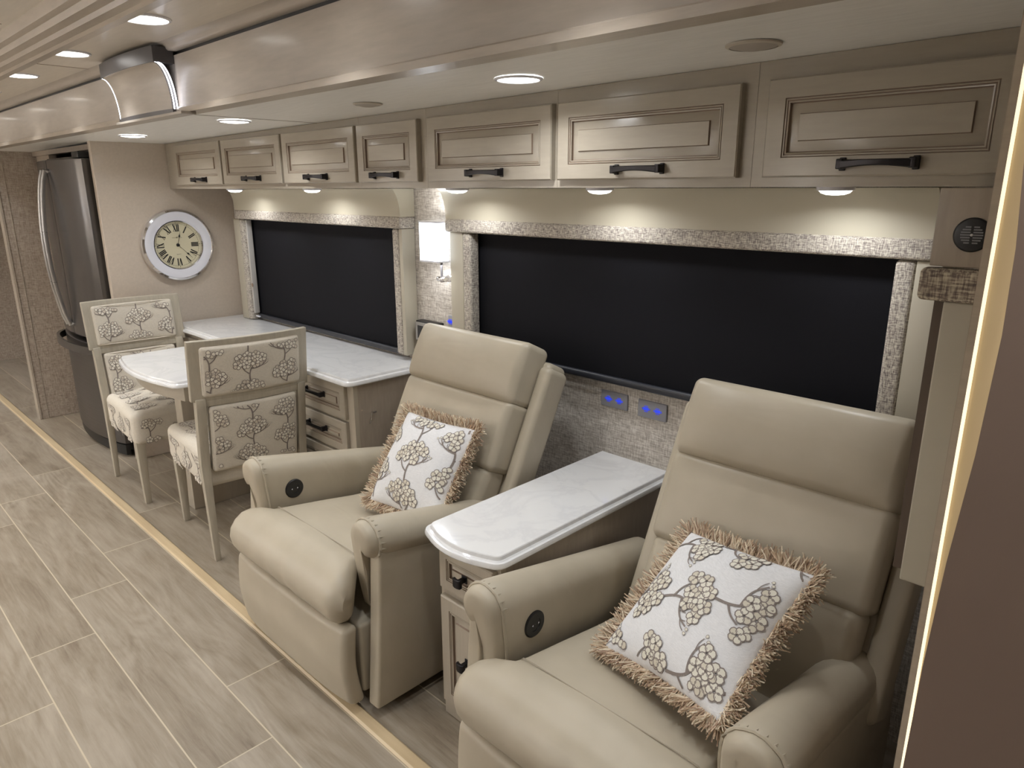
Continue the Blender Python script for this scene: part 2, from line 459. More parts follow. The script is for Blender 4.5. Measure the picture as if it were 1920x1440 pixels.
for (x, y, lb, r) in ((-.705, 1.375, 'unlit flat grey ceiling disc above the right-hand cabinet', .045), (-1.965, 1.36, 'unlit flat grey ceiling disc above the narrow cabinet', .038)):
    t = thing('ceiling_speaker', lb, 'speaker', (x, y, sz(x)-.001), 'grey discs in the alcove ceiling')
    m1 = MB(); m1.lathe([(r+.008, 0), (r+.007, -.003), (r, -.005)], (0, 0, 0)); m1.build('trim_ring', M['discring'], t)
    m1 = MB(); m1.lathe([(r, -.004), (r*.5, -.009), (.0005, -.010)], (0, 0, 0)); m1.build('cover', M['discgrey'], t)

# ------------------------------------------------------------ upper cabinets
def panel_rings(x0, x1, z0, z1, y, fr, th, steep=True):
    """door face made of nested rectangles; returns ring list [(inset, depth)]"""
    return [(0, th), (0, .003), (.003, 0), (fr, 0), (fr+.0008, .0028), (fr+.0018, .0028), (fr+.0026, .001), (fr+.0048, .001), (fr+.0056, .003),
            (fr+.0066, .003), (fr+.0076, .0018), (fr+.0100, .0024), (fr+.0108, .0095), (fr+.0122, .0100)]
def door_mesh(x0, x1, z0, z1, y, fr=.045, th=.018, field=.018):
    """raised-panel door, front face looking to -y at depth y"""
    m = MB(); rr = panel_rings(x0, x1, z0, z1, y, fr, th)
    f = fr+.0122
    rr += [(f+.002, .0095), (f+field, .0052), (f+field+.0006, .0052), (f+field+.0022, .0002)]
    def ring(i, d): return [(x0+i, y+d, z0+i), (x1-i, y+d, z0+i), (x1-i, y+d, z1-i), (x0+i, y+d, z1-i)]
    glz = {3, 4, 7, 8, 11, 12, 16}
    for j in range(len(rr)-1):
        m.rings([ring(*rr[j]), ring(*rr[j+1])], 1 if j in glz else 0)
    m.add(ring(*rr[-1]), [(0, 1, 2, 3)], 0)
    m.add(ring(0, th), [(3, 2, 1, 0)], 0)
    return m
def pull_handle(cx, y, cz, w=.15):
    """arched bar pull with square feet, mounted on a face at depth y"""
    m = MB(); h = w/2
    for s_ in (-1, 1):
        m.box(cx+s_*h-.013 if s_ > 0 else cx-h, cx+h if s_ > 0 else cx-h+.013, y-.005, y, cz-.013, cz+.013, 0, .002)
        a, b = (cx+h-.014, cx+h-.001) if s_ > 0 else (cx-h+.001, cx-h+.014)
        m.box(a, b, y-.026, y-.004, cz-.010, cz+.010, 0, .002)
    rs = []
    for i in range(15):
        t = i/14; x = cx-h+.010+(w-.020)*t; bow = math.sin(PI*t)
        yy = y-.022-.006*bow; zz = cz+.003*bow-.001; hw = .0085-.0025*bow; dp = .0045
        rs.append([(x, yy-dp, zz-hw*.7), (x, yy-dp, zz+hw*.7), (x, yy-dp*.3, zz+hw), (x, yy+dp, zz+hw*.8), (x, yy+dp, zz-hw*.8), (x, yy-dp*.3, zz-hw)])
    m.rings(rs, 0, True, True, True)
    return m
YC = 1.57
CABS = [  # body x0, x1, doors [(x0,x1,handle x)], label
    (-4.197, -2.334, [(-4.05, -3.492, -3.731), (-3.469, -2.905, -3.161), (-2.885, -2.345, -2.612)],
     'upper cabinet with three raised-panel doors next to the clock wall'),
    (-2.334, -1.942, [(-2.328, -1.972, -2.150)], 'narrow single-door upper cabinet above the wall lamp'),
    (-1.942, -1.366, [(-1.918, -1.374, -1.636)], 'single-door upper cabinet above the left end of the large window'),
    (-1.366, -.785, [(-1.352, -.815, -1.077)], 'wide single-door upper cabinet over the middle of the large window'),
    (-.785, WR, [(-.752, -.285, -.510)], 'rightmost upper cabinet, door partly cut by the lit jamb')]
for (a, b, doors, lb) in CABS:
    t = thing('upper_cabinet', lb, 'cabinet', (a, YC, 1.5), 'taupe cabinets above the windows')
    off = (a, YC, 1.5)
    m = MB(); za, zb = sz(a)-.001, sz(b)-.001; g = .0004
    vs = [(a+g, YC, 1.5), (b-g, YC, 1.5), (b-g, WY, 1.5), (a+g, WY, 1.5), (a+g, YC, za), (b-g, YC, zb), (b-g, WY, zb), (a+g, WY, za)]
    m.add(vs, [(0, 3, 2, 1), (4, 5, 6, 7), (0, 1, 5, 4), (1, 2, 6, 5), (2, 3, 7, 6), (3, 0, 4, 7)])
    m.build('cabinet_body', M['cab'], t, off=off)
    for (p, q, hx) in doors:
        d = door_mesh(p, q, 1.521, 1.722, YC-.019, fr=.040, th=.0185, field=.020).build('door', [M['cab'], M['glaze']], t, 20, off)
        pull_handle(hx, YC-.019, 1.545).build('handle', M['bronze'], d, off=off)

# under-cabinet pucks
for (x, lb) in ((-3.66, 'under-cabinet puck light nearest the clock wall'), (-2.90, 'under-cabinet puck light over the middle of the small window'),
                (-1.93, 'under-cabinet puck light just right of the wall lamp'), (-1.307, 'under-cabinet puck light over the middle of the large window'),
                (-.640, 'rightmost under-cabinet puck light over the large window')):
    t = thing('puck_light', lb, 'light', (x, 1.69, 1.5), 'puck lights under the upper cabinets')
    m = MB(); m.lathe([(.041, 0), (.041, -.006), (.038, -.008), (.036, -.007)], (0, 0, 0)); m.build('trim_ring', M['white'], t)
    m = MB(); m.lathe([(.036, -.007), (.03, -.013), (.018, -.017), (.0005, -.018)], (0, 0, 0)); m.build('lens', M['lens'], t)
    lamp('lamp', (0, 0, -.0205), P_UNDER, .030, t, spread=160)

# ------------------------------------------------------------ windows: cornice, surround, blind
def cove(top_y, bot_y, z0, z1, n=10):
    pts = []
    for i in range(n+1):
        a = PI/2*i/n
        pts.append((top_y+(bot_y-top_y)*math.sin(a), z0+(z1-z0)*(1-math.cos(a))))
    return pts   # from top (z0) to bottom (z1)
def cornice(xa, xb, label):
    t = thing('window_cornice', label, 'cornice', ((xa+xb)/2, WY, 1.30)); off = ((xa+xb)/2, WY, 1.30)
    pts = cove(1.798, 1.842, 1.4985, 1.384)
    poly = [(WY-.001, 1.4985)] + pts + [(WY-.001, 1.384)]
    m = MB(); m.prism(poly, 'x', xa, xb); m.build('valance_board', M['valance'], t, 30, off)
    m = MB(); m.rbox(((xa+xb)/2, (1.836+WY-.001)/2, 1.360), (xb-xa+.006, WY-.001-1.836, .050), .010, 3, (40, 2, 2))
    m.build('fabric_band', M['tweed'], t, off=off)
    return t
def surround(xa, xb, z0, side, label, grp):
    # xa outer edge, xb inner edge
    lo, hi = min(xa, xb), max(xa, xb); cx = (lo+hi)/2
    t = thing('window_side_panel', label, 'window trim', (cx, WY, z0), grp); off = (cx, WY, z0)
    fab = .05
    if xb > xa: a0, a1, f0, f1 = xa, xb-.046, xb-.046, xb
    else: a0, a1, f0, f1 = xb+.046, xa, xb, xb+.046
    m = MB(); m.box(a0, a1, 1.850, WY-.001, z0, 1.334, 0, .003); m.build('side_board', M['surround'], t, off=off)
    m = MB(); m.rbox(((f0+f1)/2, 1.872, (z0+1.334)/2), (f1-f0, .050, 1.334-z0), .011, 3, (2, 2, 30)); m.build('fabric_strip', M['tweed'], t, off=off)
    return t
cornice(-4.02, -2.472, 'beige coved valance with tweed band over the small window')
cornice(-2.178, -.462, 'beige coved valance with tweed band over the large window')
surround(-4.07, -3.95, .762, 0, 'left side panel of the small window, tweed strip inside', 'side panels of the windows')
surround(-2.475, -2.545, .785, 0, 'right side panel of the small window beside the wall lamp', 'side panels of the windows')
surround(-2.165, -2.044, .80, 0, 'left side panel of the large window, behind the recliner headrest', 'side panels of the windows')
surround(-.440, -.542, .80, 0, 'right side panel of the large window', 'side panels of the windows')
def blind(xa, xb, z0, label, yb=1.905):
    t = thing('roller_blind', label, 'blind', ((xa+xb)/2, WY, z0)); off = ((xa+xb)/2, WY, z0)
    m = MB(); m.box(xa, xb, yb, yb+.002, z0, 1.34); m.build('shade_cloth', M['blind'], t, off=off)
    m = MB(); m.rbox(((xa+xb)/2, yb-.018, z0+.010), (xb-xa-.070, .020, .026), .010, 4, (1, 1, 1)); m.build('bottom_bar', M['blackm'], t, off=off)
    return t
b = blind(-3.965, -2.52, .775, 'black roller blind drawn down over the small window to the desk')
m = MB(); m.box(-3.950, -3.935, 1.862, 1.894, .80, 1.33, 0, .004); m.build('side_track', M['lightgrey'], b, off=b.location)
m = MB(); m.lathe([(.0005, -.003), (.010, -.003), (.011, 0)], (-3.932, 1.862, .965), 'y', 16); m.build('track_button', M['glaze'], b, off=b.location)
m = MB(); m.box(-3.94, -3.90, 1.868, 1.88, .7805, .7875); m.build('bar_clip', M['white'], b, off=b.location)
blind(-2.075, -.545, .862, 'wide black roller blind drawn down over the large window')
# dark gap + tall panel + speaker panel at the right end
t = thing('tall_side_panel', 'tall narrow beige panel hanging beside the lit jamb, dark gap at its left', 'panel', (-.29, 1.35, .79)); off = t.location
m = MB(); m.box(-.3135, WR-.001, 1.352, 1.375, .790, 1.314, 0, .003); m.build('panel_board', M['surround'], t, off=off)
m = MB(); m.box(-.333, WR-.001, 1.376, 1.40, .80, 1.335); m.build('gap_shade_board', M['brown'], t, off=off)  # dark board put in as the shade of the gap beside the panel
t = thing('speaker_panel', 'taupe panel holding the black speaker under the rightmost cabinet', 'panel', (-.29, 1.35, 1.31)); off = t.location
m = MB(); m.box(-.343, WR-.001, 1.35, 1.569, 1.372, 1.4985, 0, .002); m.build('panel_board', M['cabside'], t, off=off)
m = MB(); m.rbox(((-.354+WR-.001)/2, 1.357, 1.342), (.354+WR-.001, .034, .055), .010, 3, (8, 2, 4)); m.build('fabric_band', M['tweedbig'], t, off=off)
t = thing('round_speaker', 'small round black slotted speaker on the taupe panel at right', 'speaker', (-.287, 1.35, 1.425))
m = MB(); m.lathe([(.0275, 0), (.0275, -.002), (.025, -.0045), (.019, -.0055), (.0005, -.0055)], (0, 0, 0), 'y', 40); m.build('housing', M['black'], t)
m = MB()
for i in range(-3, 4):
    for s_ in (-1, 1): 
        hw = math.sqrt(max(0, .016**2-(i*.0042)**2))
        m.box(min(s_*.002, s_*hw), max(s_*.002, s_*hw), -.0068, -.0056, i*.0042-.0011, i*.0042+.0011)
m.build('grille_slats', M['greyplastic'], t)
m = MB(); m.lathe([(.0022, -.0055), (.002, -.0068), (.0003, -.007)], (0, 0, 0), 'y', 12); m.build('screw', M['steel'], t)

# ------------------------------------------------------------ wall things
def wall_plate(x0, x1, z0, z1, label, y=WY):
    t = thing('usb_outlet', label, 'outlet', ((x0+x1)/2, y, (z0+z1)/2), 'lit outlets on the woven wall')
    w_, h_ = (x1-x0), (z1-z0)
    m = MB(); m.rbox((0, -.004, 0), (w_, .008, h_), .0035, 2, (1, 1, 1)); m.build('cover_plate', M['plategrey'], t)
    for s_ in (-1, 1):
        m = MB(); cx = s_*w_*.2
        m.box(cx-.010, cx+.010, -.0092, -.0082, -.004, .006, 0)
        m.box(cx-.015, cx-.0125, -.0092, -.0082, -.002, .004, 0)
        m.box(cx+.0125, cx+.015, -.0092, -.0082, -.002, .004, 0)
        m.box(cx-.007, cx+.007, -.0092, -.0082, .009, .011, 0); m.box(cx-.007, cx+.007, -.0092, -.0082, -.009, -.007, 0)
        m.build('indicator_light', M['blueled'], t)
    return t
wall_plate(-1.447, -1.335, .765, .822, 'left grey outlet plate with blue lights behind the side table')
wall_plate(-1.292, -1.180, .760, .820, 'right grey outlet plate with blue lights behind the side table')
wall_plate(-2.262, -2.228, .93, .985, 'small lit outlet between the windows, just above the recliner headrest')
t = thing('wall_control_panel', 'black and silver control box on the wall right of the desk', 'control panel', (-2.37, WY, .90))
m = MB(); m.box(-.072, .072, -.040, 0, -.04, .046, 0, .004); m.build('housing', M['black'], t)
m = MB(); m.box(-.071, .071, -.044, -.040, -.04, .040, 0, .002); m.build('front_frame', M['steel'], t)
m = MB(); m.box(-.055, .05, -.0455, -.0442, -.03, .026); m.build('screen', M['black'], t)
# wall lamp
t = thing('wall_lamp', 'lit wall lamp with square white shade between the two windows', 'lamp', (-2.25, WY, 1.2))
m = MB()
for (z0, z1) in ((.017, .172),):
    m.rbox((0, -.081, .094), (.114, .060, .152), .004, 2, (1, 1, 1))
m.build('lamp_shade', M['shade'], t)
for zz in (.013, .168):
    m = MB(); m.box(-.0585, .0585, -.1125, -.0495, zz, zz+.007, 0, .002); m.build('shade_rim', M['white'], t)
m = MB(); m.tube([(.012, -.055, .02), (.012, -.055, -.050)], .005, 10); m.build('stem', M['pewter'], t)
m = MB(); m.lathe([(.0005, -.052), (.012, -.052), (.013, -.048), (.013, -.012), (.016, -.010), (.016, 0)], (.02, -.012, -.058), 'y', 20)
m.lathe([(.0005, 0), (.010, 0), (.011, .003), (.011, .042), (.009, .045), (.0005, .045)], (-.012, -.055, -.058), 'x', 16)
m.build('wall_arm', M['chrome'], t)

for z_, rx in ((.19, PI), (.0, 0)):
    lamp('lamp', (0, -.081, z_), .5, .04, t, rot=(rx, 0, 0), spread=170)
for i, x in enumerate((-6.4, -5.3, -4.2, -3.1, -2.0)):  # unseen copies added to lift the ceilings and cabinet fronts
    o = copy_tree(t); o.location = (x, -1.6, 1.25); o.rotation_euler = (0, 0, PI)
    o['label'] = 'unseen fill lamp with square white shade, added on the wall behind the camera'; o['group'] = 'added fill lamps behind the camera'
    for c in o.children:
        if c.name.startswith('lamp_shade'): c.data = c.data.copy(); c.data.materials[0] = M['shade_fill']
    for l_ in [c for c in o.children if c.type == 'LIGHT']:
        l_.data = l_.data.copy(); l_.data.energy = P_WALL_FILL
# clock ------------------------------------------------------
def clock():
    cy, cz = 1.567, 1.196
    t = thing('wall_clock', 'round white and chrome wall clock with Roman numerals', 'clock', (WX, cy, cz))
    # local: +x out of the wall; viewer's right = +y ; up = z
    def L(p, d): return (d, p[0], p[1])
    m = MB(); m.lathe([(.190, 0), (.198, .010), (.199, .022), (.194, .034), (.184, .040), (.181, .036)], (0, 0, 0), 'x', 64); m.build('outer_bezel', M['chrome'], t)
    m = MB(); m.lathe([(.181, .036), (.176, .037), (.150, .034), (.136, .030)], (0, 0, 0), 'x', 64); m.build('white_ring', M['white'], t)
    m = MB(); m.lathe([(.136, .030), (.134, .033), (.130, .032), (.126, .018), (.127, .014)], (0, 0, 0), 'x', 64); m.build('inner_bezel', M['chrome'], t)
    m = MB(); m.lathe([(.128, .015), (.0005, .015)], (0, 0, 0), 'x', 64)
    m.lathe([(.1175, .0154), (.1165, .0154)], (0, 0, 0), 'x', 64, 1)
    for i in range(60):
        a = 2*PI*i/60; r0, r1 = (.113, .1205) if i % 5 else (.119, .1235); hw = .0004 if i % 5 else .0015
        c, s_ = math.sin(a), math.cos(a)
        q = [(c*r0-s_*hw, s_*r0+c*hw), (c*r0+s_*hw, s_*r0-c*hw), (c*r1+s_*hw, s_*r1-c*hw), (c*r1-s_*hw, s_*r1+c*hw)]
        m.add([L(p, .0156) for p in q], [(0, 1, 2, 3)], 1 if i % 5 else 2)
    dial = m.build('dial', [M['dial'], M['inkgrey'], M['ink']], t)
    # numerals: letters drawn radially
    rom = ['XII', 'I', 'II', 'III', 'IV', 'V', 'VI', 'VII', 'VIII', 'IX', 'X', 'XI']
    W = {'I': .008, 'V': .019, 'X': .019}; H = .038
    def bar(p, q, hw):
        d = Vector((q[0]-p[0], q[1]-p[1])).normalized(); n = Vector((-d.y, d.x))*hw
        return [(p[0]+n.x, p[1]+n.y), (p[0]-n.x, p[1]-n.y), (q[0]-n.x, q[1]-n.y), (q[0]+n.x, q[1]+n.y)]
    for i, s_ in enumerate(rom):
        a = 2*PI*i/12; tot = sum(W[c] for c in s_); x = -tot/2; quads = []
        for c in s_:
            w_ = W[c]; xc = x+w_/2; h = H/2
            if c == 'I': quads += [bar((xc, -h), (xc, h), .0029)]
            elif c == 'V': quads += [bar((xc-.0065, h), (xc, -h), .0031), bar((xc+.0065, h), (xc, -h), .0010)]
            else: quads += [bar((xc-.0068, h), (xc+.0068, -h), .0031), bar((xc+.0068, h), (xc-.0068, -h), .0010)]
            for zz in ((-h, h) if c != 'V' else (h,)):
                e = .0036 if c == 'I' else .0098
                quads.append([(xc-e, zz-.0006), (xc+e, zz-.0006), (xc+e, zz+.0006), (xc-e, zz+.0006)])
            x += w_
        m = MB()
        for j, qd in enumerate(quads):
            pts = []
            for (px, pz) in qd:
                r = .094+pz; ox, oz = px, r
                # rotate clockwise by a
                X = ox*math.cos(a)+oz*math.sin(a); Z = -ox*math.sin(a)+oz*math.cos(a)
                pts.append(L((X, Z), .0160+.00002*j))
            m.add(pts, [(0, 1, 2, 3)])
        m.build('numeral', M['ink'], dial)
    def txt(s_, size, z, name):
        cu = bpy.data.curves.new(name, 'FONT'); cu.body = s_; cu.size = size; cu.align_x = 'CENTER'; cu.align_y = 'CENTER'
        ob = bpy.data.objects.new(name, cu); COL.objects.link(ob); bpy.context.view_layer.update()
        me = bpy.data.meshes.new_from_object(ob.evaluated_get(bpy.context.evaluated_depsgraph_get()))
        bpy.data.objects.remove(ob)
        for v in me.vertices: v.co = Vector((.0162, v.co.x, v.co.y+z))
        me.materials.append(M['inkgrey']); o2 = bpy.data.objects.new(name, me); COL.objects.link(o2); o2.parent = dial
    txt('HOWARD  MILLER', .0066, .040, 'lettering'); txt('QUARTZ', .0062, -.052, 'lettering')
    m = MB()
    for j in range(8):
        a = 2*PI*j/8
        m.add([L((.0008*math.cos(a+1.57), .0415+.0008*math.sin(a+1.57)), .0164), L((.006*math.cos(a), .0415+.006*math.sin(a)), .0164), L((.0008*math.cos(a-1.57), .0415+.0008*math.sin(a-1.57)), .0164)], [(0, 1, 2)])
    m.build('emblem', M['inkgrey'], dial)
    def hand(name, ang, ln, d, tip):
        m = MB(); a = R(ang); out = [(-.0008, -.010), (.0008, -.010), (.0009, ln*tip-.006), (.0050, ln*tip), (.0008, ln*tip+.014), (.0002, ln), (-.0002, ln), (-.0008, ln*tip+.014), (-.0050, ln*tip), (-.0009, ln*tip-.006)]
        P = [(p[0]*math.cos(a)+p[1]*math.sin(a), -p[0]*math.sin(a)+p[1]*math.cos(a)) for p in out]
        n = len(P); m.add([L(p, d) for p in P]+[L(p, d+.0008) for p in P], [tuple(range(n, 2*n)), tuple(range(n))[::-1]]+[(i, (i+1) % n, n+(i+1) % n, n+i) for i in range(n)])
        return m.build(name, M['ink'], t)
    hand('hour_hand', 15, .078, .0185, .62); hand('minute_hand', 136, .105, .0205, .66)
    m = MB(); m.lathe([(.0085, .0155), (.0085, .023), (.004, .0245), (.0005, .0245)], (0, 0, 0), 'x', 20); m.build('hub', M['ink'], t)
clock()

# ------------------------------------------------------------ refrigerator
def fridge():
    x0, x1 = -5.13, -4.275; cx = (x0+x1)/2
    t = thing('refrigerator', 'tall dark stainless french-door refrigerator beside the clock wall', 'refrigerator', (cx, 1.5, 0)); off = t.location
    def fy(x, bulge=.06, yf=1.165):    # curved front
        u = (x-cx)/((x1-x0)/2); return yf-bulge*(1-u*u)
    m = MB(); m.box(x0+.01, x1-.01, 1.215, 1.86, .02, 1.675, 0, .006); m.box(x0+.02, x1-.02, 1.19, 1.215, .04, 1.66, 1)
    m.build('body', [M['steel_dark'], M['black']], t, off=off)
    def slab(a, b, z0, z1, n=14, bulge=.06, yf=1.165, th=.045):
        m = MB(); rings = []
        for i in range(n+1):
            x = a+(b-a)*i/n; y = fy(x, bulge, yf); e = .006 if i in (0, n) else 0
            rings.append([(x, y+e, z0+.003), (x, y+.004+e, z0), (x, y+th, z0), (x, y+th, z1), (x, y+.004+e, z1), (x, y+e, z1-.003)])
        m.rings(rings, 0, True, True, True); return m
    for (a, b) in ((x0, cx-.002), (cx+.002, x1)):
        d = slab(a, b, .685, 1.655).build('door', M['steel_dark'], t, 40, off)
        s_ = -1 if b < cx+.001 else 1
        hx = cx + s_*.028; m = MB(); path = []
        for i in range(17):
            u = i/16; z = .74+.86*u; bow = math.sin(PI*u)
            path.append((hx, fy(hx)-.012-.052*bow**.7, z))
        m.tube(path, .011, 10, sx=.8, sz=1.1)
        m.tube([(hx, fy(hx)+.002, .745), path[0]], .010, 8); m.tube([(hx, fy(hx)+.002, 1.595), path[-1]], .010, 8)
        m.build('handle', M['steel'], d, 40, off)
    d = slab(x0, x1, .085, .655, 24).build('freezer_drawer', M['steel_lo'], t, 40, off)
    m = MB(); path = []
    for i in range(25):
        u = -1+2*i/24; x = cx+u*(x1-x0)/2*.97; path.append((x, fy(x)-.045*(1-abs(u)**6)-.004, .628))
    rs = []
    for (x, y, z) in path: rs.append([(x, y-.008, z-.022), (x, y+.006, z-.024), (x, y+.010, z+.018), (x, y-.006, z+.022)])
    m.rings(rs, 0, True, True, True); m.build('handle', M['steel_dark'], d, 40, off)
    slab(x0+.01, x1-.01, .015, .078, 20, .05, 1.168, .03).build('kick_plate', M['black'], t, 40, off)
    m = MB(); m.box(x1-.12, x1-.008, 1.16, 1.26, 1.657, 1.69, 0, .004); m.build('hinge_cover', M['black'], t, off=off)
    m = MB(); m.box(x1-.075, x1-.012, 1.140, 1.166, .687, 1.653); 
fridge()
mb = MB(); mb.box(-5.455, WX-.041, 1.22, 1.26, 1.70, 1.727)
mb.box(-5.455, -5.16, 1.24, 1.28, 0, 1.70, 0)
struct('trim_7', mb, M['cabside'], 'filler panel around the refrigerator')

# ------------------------------------------------------------ quartz tops
def top_slab(m, outline, z1, th=.030, step=.013, lip=.020):
    """two-step edge: lower slab full outline, upper slab inset. outline ccw list of (x,y)"""
    def inset(poly, d):
        n = len(poly); out = []
        for i in range(n):
            p0, p1, p2 = Vector(poly[i-1]), Vector(poly[i]), Vector(poly[(i+1) % n])
            a = (p1-p0).normalized(); b = (p2-p1).normalized()
            na, nb = Vector((-a.y, a.x)), Vector((-b.y, b.x)); k = (na+nb)
            k = k/max(.2, (1+na.dot(nb))); out.append((p1.x+k.x*d, p1.y+k.y*d))
        return out
    prof = [(.003, z1-th), (0, z1-th+.004), (0, z1-step-.006), (.003, z1-step), (lip*.55, z1-step), (lip*.8, z1-step+.003), (lip*.9, z1-.002), (lip, z1)]
    rs = [[(p[0], p[1], z) for p in inset(outline, d)] for (d, z) in prof]
    m.rings(rs, 0, True, True, True)
    return m
def rounded(poly, r, corners, n=6):
    out = []
    for i, p in enumerate(poly):
        if i not in corners: out.append(p); continue
        p0, p1, p2 = Vector(poly[i-1]), Vector(p), Vector(poly[(i+1) % len(poly)])
        a = (p0-p1).normalized(); b = (p2-p1).normalized()
        A, B = p1+a*r, p1+b*r
        for j in range(n+1):
            u = j/n; q = A*(1-u)**2+p1*2*u*(1-u)+B*u*u; out.append((q.x, q.y))
    return out
# desk
DZ = .76
m = MB(); top_slab(m, rounded([(WX+.001, 1.475), (-2.378, 1.475), (-2.378, WY-.001), (WX+.001, WY-.001)], .045, (1,)), DZ, lip=.017)
o = m.build('desk_countertop', M['quartz'], None, 30); tag(o, 'long white quartz desk top under the small window', 'countertop')
def drawer_unit(xa, xb, label, latch=False, zs=((.575, .722), (.430, .562), (.20, .416))):
    t = thing('drawer_cabinet', label, 'cabinet', ((xa+xb)/2, 1.52, 0), 'drawer cabinets under the desk top'); off = t.location
    m = MB(); m.box(xa, xb, 1.52, WY-.002, .0, DZ-.031); m.build('cabinet_body', M['cabside'], t, off=off)
    m = MB(); m.box(xa, xb+.001, 1.515, 1.535, .0, DZ-.032); m.build('face_frame', M['cabz'], t, off=off)
    for (z0, z1) in zs:
        d = door_mesh(xa+.018, xb-.045, z0, z1, 1.497, fr=.034, th=.0175, field=.012).build('drawer', [M['cab'], M['glaze']], t, 20, off)
        pull_handle((xa+xb)/2-.012, 1.497, (z0+z1)/2+.01, .15).build('handle', M['bronze'], d, off=off)
    if latch:
        m = MB(); m.tube([(xb, 1.60, .60), (xb+.018, 1.60, .60)], .004, 8); m.tube([(xb+.018, 1.592, .602), (xb+.018, 1.608, .602)], .0045, 8)
        m.tube([(xb+.003, 1.598, .598), (xb+.004, 1.592, .57), (xb+.003, 1.584, .55)], .0012, 6); m.build('side_latch', M['chrome'], t, off=off)
drawer_unit(-2.905, -2.400, 'drawer cabinet at the right end of the desk, next to the recliner', True)
drawer_unit(-4.195, -3.70, 'drawer cabinet at the left end of the desk behind the far dining chair', zs=((.575, .700), (.430, .562), (.20, .416)))

# peninsula table
def pen_table():
    TZ = .722; xa, xb = -3.70, -2.985; cx = (xa+xb)/2
    t = thing('dining_table', 'white quartz table leaf with curved front between the dining chairs', 'table', (cx, 1.25, 0)); off = t.location
    front = []
    for i in (0, 1.5, 3, 4, 5, 6, 7, 8, 9, 10.5, 12):
        u = i/12; front.append((xa+.0+(xb-xa)*u, 1.035-.052*math.sin(PI*u)))
    poly = front + [(xb, 1.474), (xa, 1.474)]
    m = MB(); top_slab(m, rounded(poly, .04, (0, 10), 4), TZ, .028, lip=.015); m.build('table_top', M['quartz'], t, 30, off)
    front = [(xa+.05+(xb-xa-.1)*i/10, 1.085-.045*math.sin(PI*i/10)) for i in range(11)]
    m = MB(); m.prism(front+[(xb-.05, 1.47), (xa+.05, 1.47)], 'z', TZ-.10, TZ-.0285); m.build('apron', M['cab'], t, off=off)
    m = MB(); m.box(cx-.04, cx+.04, 1.16, 1.47, 0, TZ-.10, 0, .004); m.build('pedestal', M['cabz'], t, off=off)
pen_table()

# side table between recliners
def side_table():
    xa, xb = -1.385, -1.148; cx = (xa+xb)/2
    t = thing('side_table', 'narrow cabinet with white quartz top standing between the two recliners', 'side table', (cx, 1.5, 0)); off = t.location
    ta, tb = -1.443, -1.132; front = []
    for u in (0, .22, .3, .38, .46, .54, .62, .70, .78, 1):
        front.append((ta+(tb-ta)*u, 1.105-.040*math.sin(PI*u)))
    poly = front+[(tb, WY-.001), (ta, WY-.001)]
    m = MB(); top_slab(m, rounded(poly, .030, (0, len(front)-1), 5), .602, .030, .014, .020); m.build('table_top', M['quartz'], t, 30, off)
    m = MB(); m.box(xa, xb, 1.135, WY-.002, .0, .571); m.build('cabinet_body', M['cabside'], t, off=off)
    m = MB(); m.box(xa-.001, xb+.001, 1.122, 1.140, .0, .571); m.build('face_frame', M['cabz'], t, off=off)
    def knob(x, z, par):
        m = MB(); m.box(x-.006, x+.006, 1.082, 1.103, z-.006, z+.006, 0, .001); m.rbox((x, 1.078, z), (.030, .010, .026), .003, 2, (3, 1, 3), lambda p: (p.x, p.y-.004*(1-((p.x-x)/.015)**2), p.z))
        m.box(x-.010, x+.010, 1.101, 1.104, z-.011, z+.011, 0, .001); m.build('knob', M['bronze'], par, off=off)
    d = door_mesh(xa+.012, xb-.012, .432, .558, 1.104, fr=.030, th=.0175, field=.010).build('drawer', [M['cabz'], M['glaze']], t, 20, off); knob(cx, .497, d)
    d = door_mesh(xa+.012, xb-.012, .06, .405, 1.104, fr=.036, th=.0175, field=.014).build('door', [M['cabz'], M['glaze']], t, 20, off); knob(cx+.005, .240, d)
side_table()

